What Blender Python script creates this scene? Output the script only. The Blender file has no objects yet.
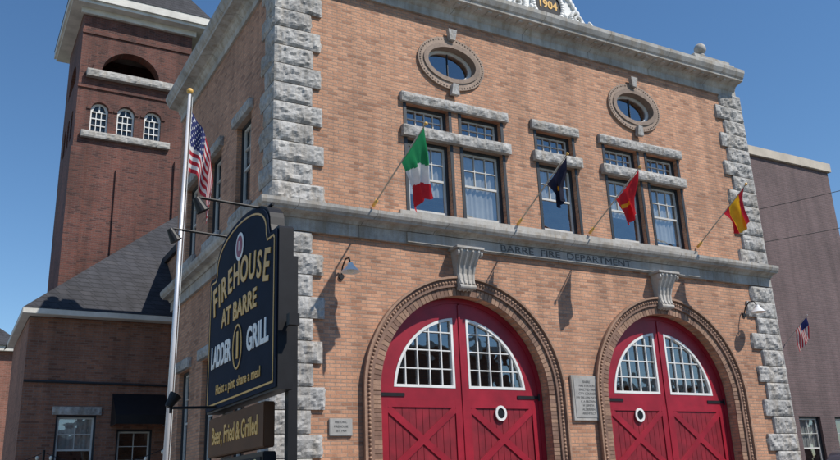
import bpy, bmesh, math, random
from mathutils import Vector, Matrix, noise
random.seed(4)
S=bpy.context.scene
COL=S.collection
# ------------------------------------------------------------------ materials
def newmat(name):
    m=bpy.data.materials.new(name); m.use_nodes=True
    nt=m.node_tree; b=nt.nodes['Principled BSDF']
    return m,nt,b
def N(nt,t,**k):
    n=nt.nodes.new(t)
    for a,v in k.items(): setattr(n,a,v)
    return n
def mixc(nt,mode,fac,a,b):
    n=N(nt,'ShaderNodeMix',data_type='RGBA',blend_type=mode)
    for sock,v in ((n.inputs[0],fac),(n.inputs[6],a),(n.inputs[7],b)):
        if hasattr(v,'links'): nt.links.new(v,sock)
        else: sock.default_value=v if not isinstance(v,tuple) else (*v,1)[:4]
    return n.outputs[2]
def ramp(nt,src,stops):
    r=N(nt,'ShaderNodeValToRGB'); e=r.color_ramp.elements
    while len(e)<len(stops): e.new(0.5)
    for i,(p,c) in enumerate(stops):
        e[i].position=p; e[i].color=(c,c,c,1) if not isinstance(c,tuple) else (*c,1)
    nt.links.new(src,r.inputs[0]); return r.outputs[0]
def noisen(nt,vec,scale,detail=4,rough=.55):
    n=N(nt,'ShaderNodeTexNoise'); n.inputs['Scale'].default_value=scale
    n.inputs['Detail'].default_value=detail; n.inputs['Roughness'].default_value=rough
    if vec: nt.links.new(vec,n.inputs['Vector'])
    return n.outputs['Fac']
def objco(nt): return N(nt,'ShaderNodeTexCoord').outputs['Object']
def bump(nt,b,h,strength,dist):
    n=N(nt,'ShaderNodeBump'); n.inputs['Strength'].default_value=strength; n.inputs['Distance'].default_value=dist
    nt.links.new(h,n.inputs['Height']); nt.links.new(n.outputs[0],b.inputs['Normal']); return n
def brickmat(name,c1,c2,mortar,bw=.20,rh=.0625,ms=.008,weather=.25,dark=(.12,.06,.04),darkamt=.12):
    m,nt,b=newmat(name); oc=objco(nt)
    sx=N(nt,'ShaderNodeSeparateXYZ'); nt.links.new(oc,sx.inputs[0])
    ad=N(nt,'ShaderNodeMath',operation='ADD'); nt.links.new(sx.outputs[0],ad.inputs[0]); nt.links.new(sx.outputs[1],ad.inputs[1])
    cb=N(nt,'ShaderNodeCombineXYZ'); nt.links.new(ad.outputs[0],cb.inputs[0]); nt.links.new(sx.outputs[2],cb.inputs[1])
    def bt(a,c,mo,seedoff=0):
        t=N(nt,'ShaderNodeTexBrick'); t.offset=.5
        nt.links.new(cb.outputs[0],t.inputs['Vector'])
        t.inputs['Color1'].default_value=(*a,1); t.inputs['Color2'].default_value=(*c,1); t.inputs['Mortar'].default_value=(*mo,1)
        t.inputs['Scale'].default_value=1; t.inputs['Mortar Size'].default_value=ms; t.inputs['Mortar Smooth'].default_value=.15
        t.inputs['Brick Width'].default_value=bw; t.inputs['Row Height'].default_value=rh
        return t
    t=bt(c1,c2,mortar)
    t2=bt((0,0,0),(1,1,1),(0,0,0))   # per brick random
    dk=ramp(nt,t2.outputs['Color'],[(0.82,0.0),(0.97,1.0)])
    dm=N(nt,'ShaderNodeMath',operation='MULTIPLY'); nt.links.new(dk,dm.inputs[0]); dm.inputs[1].default_value=darkamt*4
    col=mixc(nt,'MIX',dm.outputs[0],t.outputs['Color'],dark)
    big=noisen(nt,oc,.55,5,.6); w=ramp(nt,big,[(.3,1-weather),(.7,1.08)])
    col=mixc(nt,'MULTIPLY',1.0,col,w)
    mp=N(nt,'ShaderNodeMapping'); mp.inputs['Scale'].default_value=(2.2,2.2,.18); nt.links.new(oc,mp.inputs[0])
    st=noisen(nt,mp.outputs[0],1.6,4); stw=ramp(nt,st,[(.35,1-weather*.8),(.6,1.04)])
    col=mixc(nt,'MULTIPLY',1.0,col,stw)
    fine=noisen(nt,oc,38,3); fw=ramp(nt,fine,[(.3,.82),(.7,1.12)])
    col=mixc(nt,'MULTIPLY',1.0,col,fw)
    nt.links.new(col,b.inputs['Base Color']); b.inputs['Roughness'].default_value=.85
    inv=N(nt,'ShaderNodeMath',operation='SUBTRACT'); inv.inputs[0].default_value=1; nt.links.new(t.outputs['Fac'],inv.inputs[1])
    ad2=N(nt,'ShaderNodeMath',operation='MULTIPLY_ADD'); nt.links.new(fine,ad2.inputs[0]); ad2.inputs[1].default_value=.35; nt.links.new(inv.outputs[0],ad2.inputs[2])
    bump(nt,b,ad2.outputs[0],.6,.008)
    return m
def stonemat(name,c,rough=.8,bs=.4,bd=.01,scale=14,contrast=.25,stain=.25,joint=0,warm=0):
    m,nt,b=newmat(name); oc=objco(nt)
    a=noisen(nt,oc,scale,6,.65); f=ramp(nt,a,[(.3,1-contrast),(.7,1+contrast*.5)])
    col=mixc(nt,'MULTIPLY',1.0,c,f)
    sp=noisen(nt,oc,120,2); f=ramp(nt,sp,[(.38,.72),(.55,1.05)])
    col=mixc(nt,'MULTIPLY',.7,col,f)
    g=noisen(nt,oc,1.3,5); f=ramp(nt,g,[(.35,1-stain),(.62,1.05)])
    col=mixc(nt,'MULTIPLY',1.0,col,f)
    mp=N(nt,'ShaderNodeMapping'); mp.inputs['Scale'].default_value=(3.5,3.5,.5); nt.links.new(oc,mp.inputs[0])
    st=noisen(nt,mp.outputs[0],1.8,5,.65)
    tintf=ramp(nt,st,[(.45,(1,1,1)),(.68,(.74,.66,.56))])
    col=mixc(nt,'MULTIPLY',warm,col,tintf)
    if joint:
        sx=N(nt,'ShaderNodeSeparateXYZ'); nt.links.new(oc,sx.inputs[0])
        ad=N(nt,'ShaderNodeMath',operation='ADD'); nt.links.new(sx.outputs[0],ad.inputs[0]); nt.links.new(sx.outputs[1],ad.inputs[1])
        dv=N(nt,'ShaderNodeMath',operation='DIVIDE'); nt.links.new(ad.outputs[0],dv.inputs[0]); dv.inputs[1].default_value=joint
        fr=N(nt,'ShaderNodeMath',operation='FRACT'); nt.links.new(dv.outputs[0],fr.inputs[0])
        lt=N(nt,'ShaderNodeMath',operation='LESS_THAN'); nt.links.new(fr.outputs[0],lt.inputs[0]); lt.inputs[1].default_value=.010/joint
        col=mixc(nt,'MIX',lt.outputs[0],col,(.11,.10,.09))
    nt.links.new(col,b.inputs['Base Color']); b.inputs['Roughness'].default_value=rough
    bump(nt,b,a,bs,bd); return m
def paint(name,c,rough=.5,var=.15,scale=3,metal=0,bs=.12,bd=.003,spec=.5):
    m,nt,b=newmat(name); oc=objco(nt)
    a=noisen(nt,oc,scale,6,.6); f=ramp(nt,a,[(.3,1-var),(.7,1+var*.5)])
    col=mixc(nt,'MULTIPLY',1.0,c,f); nt.links.new(col,b.inputs['Base Color'])
    b.inputs['Roughness'].default_value=rough; b.inputs['Metallic'].default_value=metal; b.inputs['Specular IOR Level'].default_value=spec
    n2=noisen(nt,oc,scale*12,3); bump(nt,b,n2,bs,bd); return m
def glassmat(name,tint=(.86,.89,.90)):
    m=bpy.data.materials.new(name); m.use_nodes=True; nt=m.node_tree; nt.nodes.clear()
    o=N(nt,'ShaderNodeOutputMaterial'); mx=N(nt,'ShaderNodeMixShader'); tr=N(nt,'ShaderNodeBsdfTransparent'); gl=N(nt,'ShaderNodeBsdfGlossy')
    tr.inputs[0].default_value=(*tint,1); gl.inputs['Roughness'].default_value=.02
    gl.inputs[0].default_value=(.95,.97,1,1)
    lw=N(nt,'ShaderNodeLayerWeight'); lw.inputs[0].default_value=.5
    pw_=N(nt,'ShaderNodeMath',operation='POWER'); nt.links.new(lw.outputs['Facing'],pw_.inputs[0]); pw_.inputs[1].default_value=3
    bo=N(nt,'ShaderNodeMath',operation='MULTIPLY_ADD'); nt.links.new(pw_.outputs[0],bo.inputs[0]); bo.inputs[1].default_value=.80; bo.inputs[2].default_value=.20
    oc=objco(nt); ns=noisen(nt,oc,1.7,2); bp=N(nt,'ShaderNodeBump'); bp.inputs['Strength'].default_value=.35; bp.inputs['Distance'].default_value=.03
    nt.links.new(ns,bp.inputs['Height']); nt.links.new(bp.outputs[0],gl.inputs['Normal'])
    nt.links.new(bo.outputs[0],mx.inputs[0]); nt.links.new(tr.outputs[0],mx.inputs[1]); nt.links.new(gl.outputs[0],mx.inputs[2]); nt.links.new(mx.outputs[0],o.inputs[0])
    return m
M={}
M['tan']=brickmat('tan_brick',(.60,.320,.195),(.45,.222,.132),(.34,.24,.18),dark=(.24,.115,.07),darkamt=.14,weather=.24)
M['red']=brickmat('tower_brick',(.19,.068,.048),(.12,.043,.034),(.16,.10,.085),weather=.4,dark=(.05,.022,.02),darkamt=.15)
M['annex']=brickmat('annex_brick',(.34,.155,.095),(.24,.100,.062),(.24,.17,.14),weather=.3)
M['mauve']=brickmat('mauve_brick',(.175,.118,.118),(.150,.100,.100),(.14,.108,.108),weather=.28,dark=(.11,.075,.078),darkamt=.05)
M['far']=brickmat('far_brick',(.33,.13,.09),(.24,.09,.06),(.28,.2,.16),weather=.25)
M['rock']=stonemat('rock_granite',(.47,.46,.445),bs=.8,bd=.025,scale=11,contrast=.4,stain=.28,warm=.8)
M['granite']=stonemat('dressed_granite',(.44,.425,.40),bs=.2,bd=.004,scale=20,contrast=.12,stain=.25,warm=.7)
M['belt']=stonemat('belt_granite',(.46,.44,.41),bs=.25,bd=.005,scale=9,contrast=.16,stain=.35,joint=1.47,warm=1)
M['cornice']=stonemat('cornice_stone',(.52,.505,.475),bs=.2,bd=.004,scale=6,contrast=.15,stain=.35,joint=1.83,warm=1)
M['console']=stonemat('console_stone',(.50,.48,.45),bs=.2,bd=.004,scale=9,contrast=.15,stain=.3,warm=.7)
M['terra']=stonemat('terracotta',(.27,.160,.115),bs=.3,bd=.006,scale=18,contrast=.25,stain=.3)
M['terra2']=stonemat('terracotta_light',(.38,.23,.155),bs=.3,bd=.005,scale=18,contrast=.25,stain=.25)
M['terra3']=stonemat('terracotta_dark',(.23,.13,.09),bs=.3,bd=.005,scale=18,contrast=.25,stain=.2)
M['ovalst']=stonemat('oval_surround_stone',(.37,.275,.215),bs=.3,bd=.006,scale=16,contrast=.25,stain=.3)
M['ovalst2']=stonemat('oval_moulding_stone',(.29,.215,.17),bs=.3,bd=.006,scale=16,contrast=.25,stain=.3)
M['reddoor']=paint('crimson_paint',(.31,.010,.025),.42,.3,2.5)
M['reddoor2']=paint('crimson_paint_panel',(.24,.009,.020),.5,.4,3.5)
M['white']=paint('white_paint',(.74,.74,.72),.5,.15,3)
M['sash']=paint('sash_paint',(.56,.55,.52),.5,.2,3)
M['cream']=paint('cream_paint',(.62,.60,.55),.6,.25,2)
M['dark']=paint('dark_frame',(.018,.022,.028),.5,.3,4)
M['black']=paint('black_metal',(.012,.012,.014),.5,.3,6,spec=.3)
M['slate']=brickmat('slate_roof',(.055,.055,.064),(.040,.040,.047),(.02,.02,.022),bw=.3,rh=.16,ms=.012,weather=.35,dark=(.085,.08,.085),darkamt=.1)
M['inter']=paint('dark_interior',(.02,.02,.022),.9,.2,2)
M['curtain']=paint('curtain',(.38,.38,.36),.9,.25,2)
M['glass']=glassmat('window_glass')
M['navy']=paint('sign_blue',(.009,.017,.036),.75,.3,2,spec=.15)
M['gold']=paint('gold_letter',(.72,.42,.10),.45,.15,3)
M['signwhite']=paint('sign_white',(.82,.82,.79),.5,.08,3)
M['brown']=paint('sign_brown',(.12,.055,.025),.6,.2,3,spec=.2)
M['amber']=paint('letter_board',(.70,.58,.30),.4,.1,3)
M['steel']=paint('pole_aluminium',(.62,.62,.64),.35,.1,5,metal=.3)
M['engr']=paint('engraved_letter',(.09,.09,.09),.8,.1,5)
M['bronze']=paint('plaque_grey',(.36,.35,.33),.6,.2,8)
M['beige']=paint('coping_beige',(.50,.44,.36),.7,.2,2)
M['lampwhite']=paint('lamp_enamel',(.78,.78,.78),.25,.05,3)
M['asphalt']=stonemat('asphalt',(.052,.052,.054),rough=.9,scale=40,contrast=.3,stain=.25,bd=.004)
M['concrete']=stonemat('pavement_concrete',(.34,.33,.31),rough=.9,scale=16,contrast=.15,stain=.25,bd=.003,joint=1.5)
M['roadpaint']=paint('road_paint',(.7,.55,.12),.7,.3,6)
M['grass']=stonemat('ground_soil_grass',(.07,.09,.045),rough=1,scale=5,contrast=.5,stain=.4)
M['carblue']=paint('car_silver',(.42,.44,.47),.25,.04,2,metal=.5)
M['rubber']=paint('rubber',(.02,.02,.02),.8,.1,4)
M['autoglass']=paint('auto_glass',(.02,.025,.03),.05,.05,1)
M['wood']=paint('pole_wood',(.13,.09,.06),.9,.3,5)
M['bulb']=paint('bulb_glass',(.75,.72,.62),.2,.05,3)
def cloth(name,c):
    m,nt,b=newmat(name); b.inputs['Base Color'].default_value=(*c,1); b.inputs['Roughness'].default_value=.8
    oc=objco(nt); a=noisen(nt,oc,9,4); f=ramp(nt,a,[(.3,.85),(.7,1.05)]); col=mixc(nt,'MULTIPLY',1.0,c,f)
    o=[n for n in nt.nodes if n.type=='OUTPUT_MATERIAL'][0]
    tl=N(nt,'ShaderNodeBsdfTranslucent'); nt.links.new(col,tl.inputs[0]); nt.links.new(col,b.inputs['Base Color'])
    mx=N(nt,'ShaderNodeMixShader'); mx.inputs[0].default_value=.35
    nt.links.new(b.outputs[0],mx.inputs[1]); nt.links.new(tl.outputs[0],mx.inputs[2]); nt.links.new(mx.outputs[0],o.inputs[0])
    return m
C={k:cloth('cloth_'+k,v) for k,v in dict(green=(.02,.26,.10),white=(.75,.75,.74),red=(.55,.02,.03),navy=(.012,.014,.04),yellow=(.75,.42,.02),usred=(.48,.02,.04),blue=(.02,.03,.14)).items()}
# ------------------------------------------------------------------ geometry helpers
def empty(name,loc=(0,0,0)):
    e=bpy.data.objects.new(name,None); COL.objects.link(e); e.empty_display_size=.3; return e
def link(name,me,parent,mats):
    o=bpy.data.objects.new(name,me); COL.objects.link(o)
    for m in (mats if isinstance(mats,(list,tuple)) else [mats]): me.materials.append(M[m] if isinstance(m,str) else m)
    if parent: o.parent=parent
    return o
def bmobj(name,bm,parent,mats,smooth=False,recalc=True):
    if recalc: bmesh.ops.recalc_face_normals(bm,faces=bm.faces)
    me=bpy.data.meshes.new(name); bm.to_mesh(me); bm.free()
    if smooth:
        for p in me.polygons: p.use_smooth=True
    return link(name,me,parent,mats)
def addbox(bm,x0,x1,y0,y1,z0,z1,mi=0):
    v=[bm.verts.new(p) for p in ((x0,y0,z0),(x1,y0,z0),(x1,y1,z0),(x0,y1,z0),(x0,y0,z1),(x1,y0,z1),(x1,y1,z1),(x0,y1,z1))]
    for f in ((3,2,1,0),(4,5,6,7),(0,1,5,4),(1,2,6,5),(2,3,7,6),(3,0,4,7)):
        fc=bm.faces.new([v[i] for i in f]); fc.material_index=mi
def boxes(name,lst,parent,mat,bev=0):
    bm=bmesh.new()
    for b in lst: addbox(bm,*b)
    if bev: bmesh.ops.bevel(bm,geom=bm.edges[:],offset=bev,segments=2,affect='EDGES')
    return bmobj(name,bm,parent,mat)
def bar(bm,p,q,w,d=None,up=Vector((0,0,1)),mi=0):
    p=Vector(p);q=Vector(q);a=(q-p).normalized(); d=d or w
    s=a.cross(up)
    if s.length<1e-4: s=a.cross(Vector((1,0,0)))
    s.normalize(); t=s.cross(a)
    vs=[]
    for o in (p,q):
        for i,j in ((-1,-1),(1,-1),(1,1),(-1,1)): vs.append(bm.verts.new(o+s*(i*w/2)+t*(j*d/2)))
    for f in ((3,2,1,0),(4,5,6,7),(0,1,5,4),(1,2,6,5),(2,3,7,6),(3,0,4,7)):
        bm.faces.new([vs[i] for i in f]).material_index=mi
def tube(bm,p,q,r0,r1=None,n=12,cap=True):
    p=Vector(p);q=Vector(q);r1=r0 if r1 is None else r1;a=(q-p).normalized()
    s=a.cross(Vector((0,0,1)));
    if s.length<1e-4: s=Vector((1,0,0))
    s.normalize();t=s.cross(a);A=[];B=[]
    for i in range(n):
        c=math.cos(2*math.pi*i/n);d=math.sin(2*math.pi*i/n)
        A.append(bm.verts.new(p+(s*c+t*d)*r0));B.append(bm.verts.new(q+(s*c+t*d)*r1))
    for i in range(n): bm.faces.new((A[i],A[(i+1)%n],B[(i+1)%n],B[i]))
    if cap: bm.faces.new(A[::-1]);bm.faces.new(B)
def plate(name,outer,holes,d0,d1,mat,parent,axis='y'):
    cu=bpy.data.curves.new(name,'CURVE'); cu.dimensions='2D'; cu.fill_mode='BOTH'; cu.extrude=abs(d1-d0)/2
    for poly in [outer]+list(holes):
        sp=cu.splines.new('POLY'); sp.points.add(len(poly)-1); sp.use_cyclic_u=True
        for i,(a,b) in enumerate(poly): sp.points[i].co=(a,b,0,1)
    ob=bpy.data.objects.new('tmp',cu); COL.objects.link(ob)
    dg=bpy.context.evaluated_depsgraph_get(); dg.update()
    me=bpy.data.meshes.new_from_object(ob.evaluated_get(dg))
    bpy.data.objects.remove(ob); me.name=name
    mid=(d0+d1)/2
    for v in me.vertices:
        a,b,c=v.co
        v.co=(a,mid-c,b) if axis=='y' else (mid+c,a,b)
    bm=bmesh.new(); bm.from_mesh(me); bmesh.ops.remove_doubles(bm,verts=bm.verts,dist=1e-5); bmesh.ops.recalc_face_normals(bm,faces=bm.faces); bm.to_mesh(me); bm.free()
    me.materials.clear()
    for p in me.polygons: p.use_smooth=False
    return link(name,me,parent,mat)
def sheet(name,poly,d,mat,parent,axis='y'):
    """single flat pane"""
    bm=bmesh.new(); vs=[bm.verts.new((a,d,b) if axis=='y' else (d,a,b)) for a,b in poly]
    bm.faces.new(vs); return bmobj(name,bm,parent,mat,recalc=False)
def rect(a0,a1,b0,b1): return [(a0,b0),(a1,b0),(a1,b1),(a0,b1)]
def arch(c,zs,r,z0,n=40,rz=None):
    rz=rz or r
    return [(c-r,z0),(c+r,z0)]+[(c+r*math.cos(math.pi*i/n),zs+rz*math.sin(math.pi*i/n)) for i in range(n+1)]
def ell(c,z,rx,rz,n=48): return [(c+rx*math.cos(2*math.pi*i/n),z+rz*math.sin(2*math.pi*i/n)) for i in range(n)]
def rock(bm,x0,x1,y0,y1,z0,z1,amp=.035,cell=.055):
    def face(o,u,v,n,lu,lv):
        nu=max(2,int(lu/cell));nv=max(2,int(lv/cell));g=[]
        for i in range(nu+1):
            row=[]
            for j in range(nv+1):
                a=lu*i/nu;b=lv*j/nv;p=o+u*a+v*b
                e=min(a,lu-a,b,lv-b);f=min(1,e/.055)
                q=p*5.5+Vector((z0*7.3,x0*3.1,0))
                h=(.55+.9*noise.noise(q)+.55*noise.noise(q*2.7)+.25*noise.noise(q*6))
                row.append(bm.verts.new(p+n*(amp*f*h)))
            g.append(row)
        for i in range(nu):
            for j in range(nv): bm.faces.new((g[i][j],g[i+1][j],g[i+1][j+1],g[i][j+1]))
    X=Vector((1,0,0));Y=Vector((0,1,0));Z=Vector((0,0,1))
    lx,ly,lz=x1-x0,y1-y0,z1-z0
    face(Vector((x0,y0,z0)),X,Z,-Y,lx,lz)
    face(Vector((x0,y1,z0)),-Y,Z,-X,ly,lz)
    face(Vector((x1,y0,z0)),Y,Z,X,ly,lz)
    for z,s in ((z0,1),(z1,0)):
        v=[bm.verts.new(p) for p in ((x0,y0,z),(x1,y0,z),(x1,y1,z),(x0,y1,z))]
        bm.faces.new(v[::-1] if s else v)
def sweep(name,prof,xr,yb,mat,parent,xl=0,y0=0):
    """moulding running along the front (y0), returning along the left side (xl)."""
    bm=bmesh.new();rows=[]
    for p,z in prof:
        pts=[(xr,y0-p,z),(xl-p,y0-p,z),(xl-p,yb,z)]
        rows.append([bm.verts.new(q) for q in pts])
    for a,b in zip(rows[:-1],rows[1:]):
        for i in range(len(a)-1): bm.faces.new((a[i],a[i+1],b[i+1],b[i]))
    if len(rows)>2:
        bm.faces.new([r[0] for r in rows]); bm.faces.new([r[-1] for r in rows][::-1])
    return bmobj(name,bm,parent,mat)
def text(name,body,size,mtx,mat,parent,extr=.006,bold=0,align='CENTER',sx=1):
    cu=bpy.data.curves.new(name,'FONT'); cu.body=body; cu.size=size; cu.extrude=extr; cu.offset=bold
    cu.align_x=align; cu.align_y='CENTER'; cu.materials.append(M[mat])
    o=bpy.data.objects.new(name,cu); COL.objects.link(o); o.parent=parent; o.matrix_world=mtx@Matrix.Diagonal((sx,1,1,1)); return o
def frontM(x,y,z,rot=0): return Matrix.Translation((x,y,z))@Matrix.Rotation(math.pi/2,4,'X')@Matrix.Rotation(rot,4,'Z')
def sideM(x,y,z,rot=0): return Matrix.Translation((x,y,z))@Matrix(((0,0,-1,0),(-1,0,0,0),(0,1,0,0),(0,0,0,1)))@Matrix.Rotation(rot,4,'Z')
def sphere(bm,c,r,sc=(1,1,1),u=16,v=10):
    bmesh.ops.create_uvsphere(bm,u_segments=u,v_segments=v,radius=1,matrix=Matrix.Translation(c)@Matrix.Diagonal((r*sc[0],r*sc[1],r*sc[2],1)))
# ------------------------------------------------------------------ fire station
FS=empty('brick_fire_station')
W=12.3; D=7.0; ZT=11.0
LW=[(2.63,3.57),(3.87,4.81),(5.73,6.67),(7.59,8.53),(8.83,9.77)]
DC=[3.70,8.72]; ZS=3.33; R=1.78
holes=[]
for a,b in LW: holes+= [rect(a,b,6.64,8.12), rect(a,b,8.36,8.84)]
OV=[(3.70,9.92),(8.62,9.93)]
for c,z in OV: holes.append(ell(c,z,.60,.38))
outer=[(0,0)]
for c in DC:
    outer+=[(c-R,0)]+[(c-R*math.cos(math.pi*i/48),ZS+R*math.sin(math.pi*i/48)) for i in range(49)]+[(c+R,0)]
outer+=[(W,0),(W,ZT),(0,ZT)]
plate('front_wall',outer,holes,0,.35,'tan',FS)
SWN=[(1.35,2.25),(3.3,4.2),(5.2,6.1)]
sh=[]
for a,b in SWN: sh+=[rect(a,b,6.9,8.75),rect(a,b,2.2,4.4)]
plate('side_wall',rect(.35,D,0,ZT),sh,0,.35,'tan',FS,'x')
boxes('rear_walls',[(W-.35,W,.35,D,0,ZT),(.35,W-.35,D-.35,D,0,ZT)],FS,'tan')
boxes('roof',[(.35,W-.35,.35,D-.35,10.7,10.9)],FS,'slate')
boxes('floor_slab',[(.35,W-.35,.36,D-.35,6.0,6.3)],FS,'inter')
# rear wing
boxes('rear_wing',[(.9,W-.3,D,17,0,8.6)],FS,'tan'); boxes('rear_wing_roof',[(.8,W-.2,D+.01,17.1,8.6,8.8)],FS,'slate')
# quoins
bm=bmesh.new()
def quoins(z0,z1):
    n=round((z1-z0)/.385);h=(z1-z0)/n
    for i in range(n):
        a=z0+i*h+.008;b=z0+(i+1)*h-.008
        lng=i%2==0
        L=.86 if lng else .66; Sd=.45 if lng else .66
        rock(bm,-.05,L+random.uniform(-.03,.04),-.05,Sd,a,b,.05,.04)
        rock(bm,W-(.9 if lng else .68)+random.uniform(-.04,.03),W+.03,-.05,.34,a,b,.05,.04)
quoins(0,5.97); quoins(6.47,10.97)
bmobj('quoins',bm,FS,'rock')
boxes('quoin_mortar',[(-.02,.60,-.02,.4,0,5.97),(-.02,.60,-.02,.4,6.47,10.97),(W-.60,W+.01,-.02,.3,0,5.97),(W-.60,W+.01,-.02,.3,6.47,10.97)],FS,'granite')
# belt course and cornice
sweep('belt_frieze',[(0,5.98),(.07,5.98),(.07,6.2),(.0,6.2)],W,D,'belt',FS)
sweep('belt_cornice',[(0,6.2),(.10,6.201),(.12,6.25),(.15,6.27),(.27,6.275),(.28,6.30),(.31,6.33),(.33,6.38),(.33,6.44),(0,6.47)],W+.02,D,'belt',FS)
boxes('frieze_inscription_block',[(2.5,9.9,-.10,-.072,6.0,6.19)],FS,'granite',.004)
text('inscription','BARRE  FIRE  DEPARTMENT',.19,frontM(6.2,-.103,6.095),'engr',FS,.002,.0,sx=1.45)
boxes('window_sill_course',[(2.4,10.0,-.05,.0,6.475,6.63)],FS,'granite',.004)
cp=[(0,10.90),(.05,10.901),(.05,11.06),(.09,11.10),(.12,11.17),(.17,11.20),(.36,11.23),(.37,11.28),(.40,11.31),(.45,11.41),(.46,11.49),(0,11.54)]
sweep('roof_cornice',cp,W-.15,D,'cornice',FS)
bm=bmesh.new()
x=.1
while x<W-.4:
    addbox(bm,x,x+.09,-.30,-.155,11.19,11.228); x+=.26
bmobj('cornice_modillions',bm,FS,'cornice')
boxes('parapet',[(0.02,W-.02,.02,.32,11.0,11.75),(.02,.32,.33,D,11.0,11.7)],FS,'cornice')
for xx,nm in ((.15,'end_pier_a'),(10.65,'end_pier_b')):
    boxes(nm,[(xx,xx+1.35,-.30,.0,11.55,11.66),(xx+.05,xx+1.3,-.22,.0,11.66,11.78)],FS,'cornice',.01)
    bm=bmesh.new(); sphere(bm,(xx+.45,-.08,12.03),.15); tube(bm,(xx+.45,-.08,11.77),(xx+.45,-.08,11.92),.13,.06)
    bmobj('ball_finial',bm,FS,'cornice',True)
bm=bmesh.new(); sphere(bm,(-.05,6.75,12.0),.14); tube(bm,(-.05,6.75,11.5),(-.05,6.75,11.9),.16,.07); bmobj('ball_finial',bm,FS,'cornice',True)
# central ornament
def spiral(bm,cx,cz,r0,turns,sgn,y,rt,start=0):
    pts=[]
    n=int(26*turns)
    for i in range(n+1):
        t=i/n; a=start+sgn*t*turns*2*math.pi; r=r0*(1-.85*t)
        pts.append(Vector((cx+r*math.cos(a),y,cz+r*math.sin(a))))
    for i in range(n): tube(bm,pts[i],pts[i+1],rt*(1-.5*i/n),rt*(1-.5*(i+1)/n),8)
MC=(6.22,11.90)
sil=[]
for sx_ in (1,-1):
    half=[(1.35,11.50),(1.32,11.62),(1.12,11.66),(1.02,11.80),(.85,11.86),(.72,12.05),(.66,12.3),(.74,12.5),(.6,12.72),(.38,12.78),(.25,12.95),(.12,13.1)]
    sil+= [(MC[0]+sx_*a,b) for a,b in (half if sx_==1 else half[::-1])]
plate('crest_backing',sil,[],-.16,.0,'white',FS)
bm=bmesh.new()
for s in (1,-1):
    spiral(bm,MC[0]+s*.82,11.72,.2,1.6,s,-.2,.05,math.pi/2)
    spiral(bm,MC[0]+s*1.14,11.60,.13,1.5,-s,-.2,.035,math.pi/2)
    spiral(bm,MC[0]+s*.60,12.45,.2,1.7,-s,-.2,.05,-math.pi/2)
    spiral(bm,MC[0]+s*.32,12.72,.14,1.4,s,-.2,.04,0)
    for k in range(6):
        a=math.radians(200+k*25) if s<0 else math.radians(-20-k*25)
        sphere(bm,(MC[0]+.50*math.cos(a),-.2,MC[1]+.50*math.sin(a)),.055,(1,1,1.3),8,6)
    for k in range(5):
        sphere(bm,(MC[0]+s*(.62+.06*k),-.18,12.25-.09*k),.05,(1.1,.8,1.8),8,6)
ring=[Vector((MC[0]+.41*math.cos(2*math.pi*i/40),-.2,MC[1]+.43*math.sin(2*math.pi*i/40))) for i in range(40)]
for i in range(40): tube(bm,ring[i],ring[(i+1)%40],.05,n=8)
bmobj('crest_scrolls',bm,FS,'white',True)
plate('crest_medallion',ell(MC[0],MC[1],.37,.39),[],-.19,-.162,'black',FS)
text('crest_date','1904',.27,frontM(MC[0],-.195,MC[1]),'gold',FS,.004,.006)
# oval windows
def oval(c,z):
    plate('oval_surround',ell(c,z,.78,.585),[ell(c,z,.63,.415)],-.05,-.001,'ovalst',FS)
    plate('oval_inner_mould',ell(c,z,.66,.44),[ell(c,z,.56,.345)],-.075,.12,'ovalst2',FS)
    bm=bmesh.new()
    n=64
    for i in range(n):
        a=2*math.pi*i/n; sphere(bm,(c+.735*math.cos(a),-.050,z+.54*math.sin(a)),.018,(1,1,1),8,5)
    bmobj('oval_beads',bm,FS,'ovalst',True)
    plate('oval_sash',ell(c,z,.56,.345),[ell(c,z,.50,.29)],.10,.15,'white',FS)
    boxes('oval_muntins',[(c-.008,c+.008,.115,.135,z-.29,z+.29)],FS,'dark')
    sheet('oval_glass',ell(c,z,.505,.295),.14,'glass',FS)
    for s in (1,-1):
        bm=bmesh.new(); zc=z+s*.60
        a,b=(zc-.10,zc+.13) if s>0 else (zc-.13,zc+.10)
        w0,w1=(.06,.10) if s>0 else (.09,.06)
        P=[(c-w0,-.05,a),(c+w0,-.05,a),(c+w1,-.05,b),(c-w1,-.05,b),(c-w0,-.14,a),(c+w0,-.14,a),(c+w1,-.16,b),(c-w1,-.16,b)]
        v=[bm.verts.new(p) for p in P]
        for f in ((3,2,1,0),(4,5,6,7),(0,1,5,4),(1,2,6,5),(2,3,7,6),(3,0,4,7)): bm.faces.new([v[i] for i in f])
        bmobj('oval_keystone',bm,FS,'rock')
for c,z in OV: oval(c,z)
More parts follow.
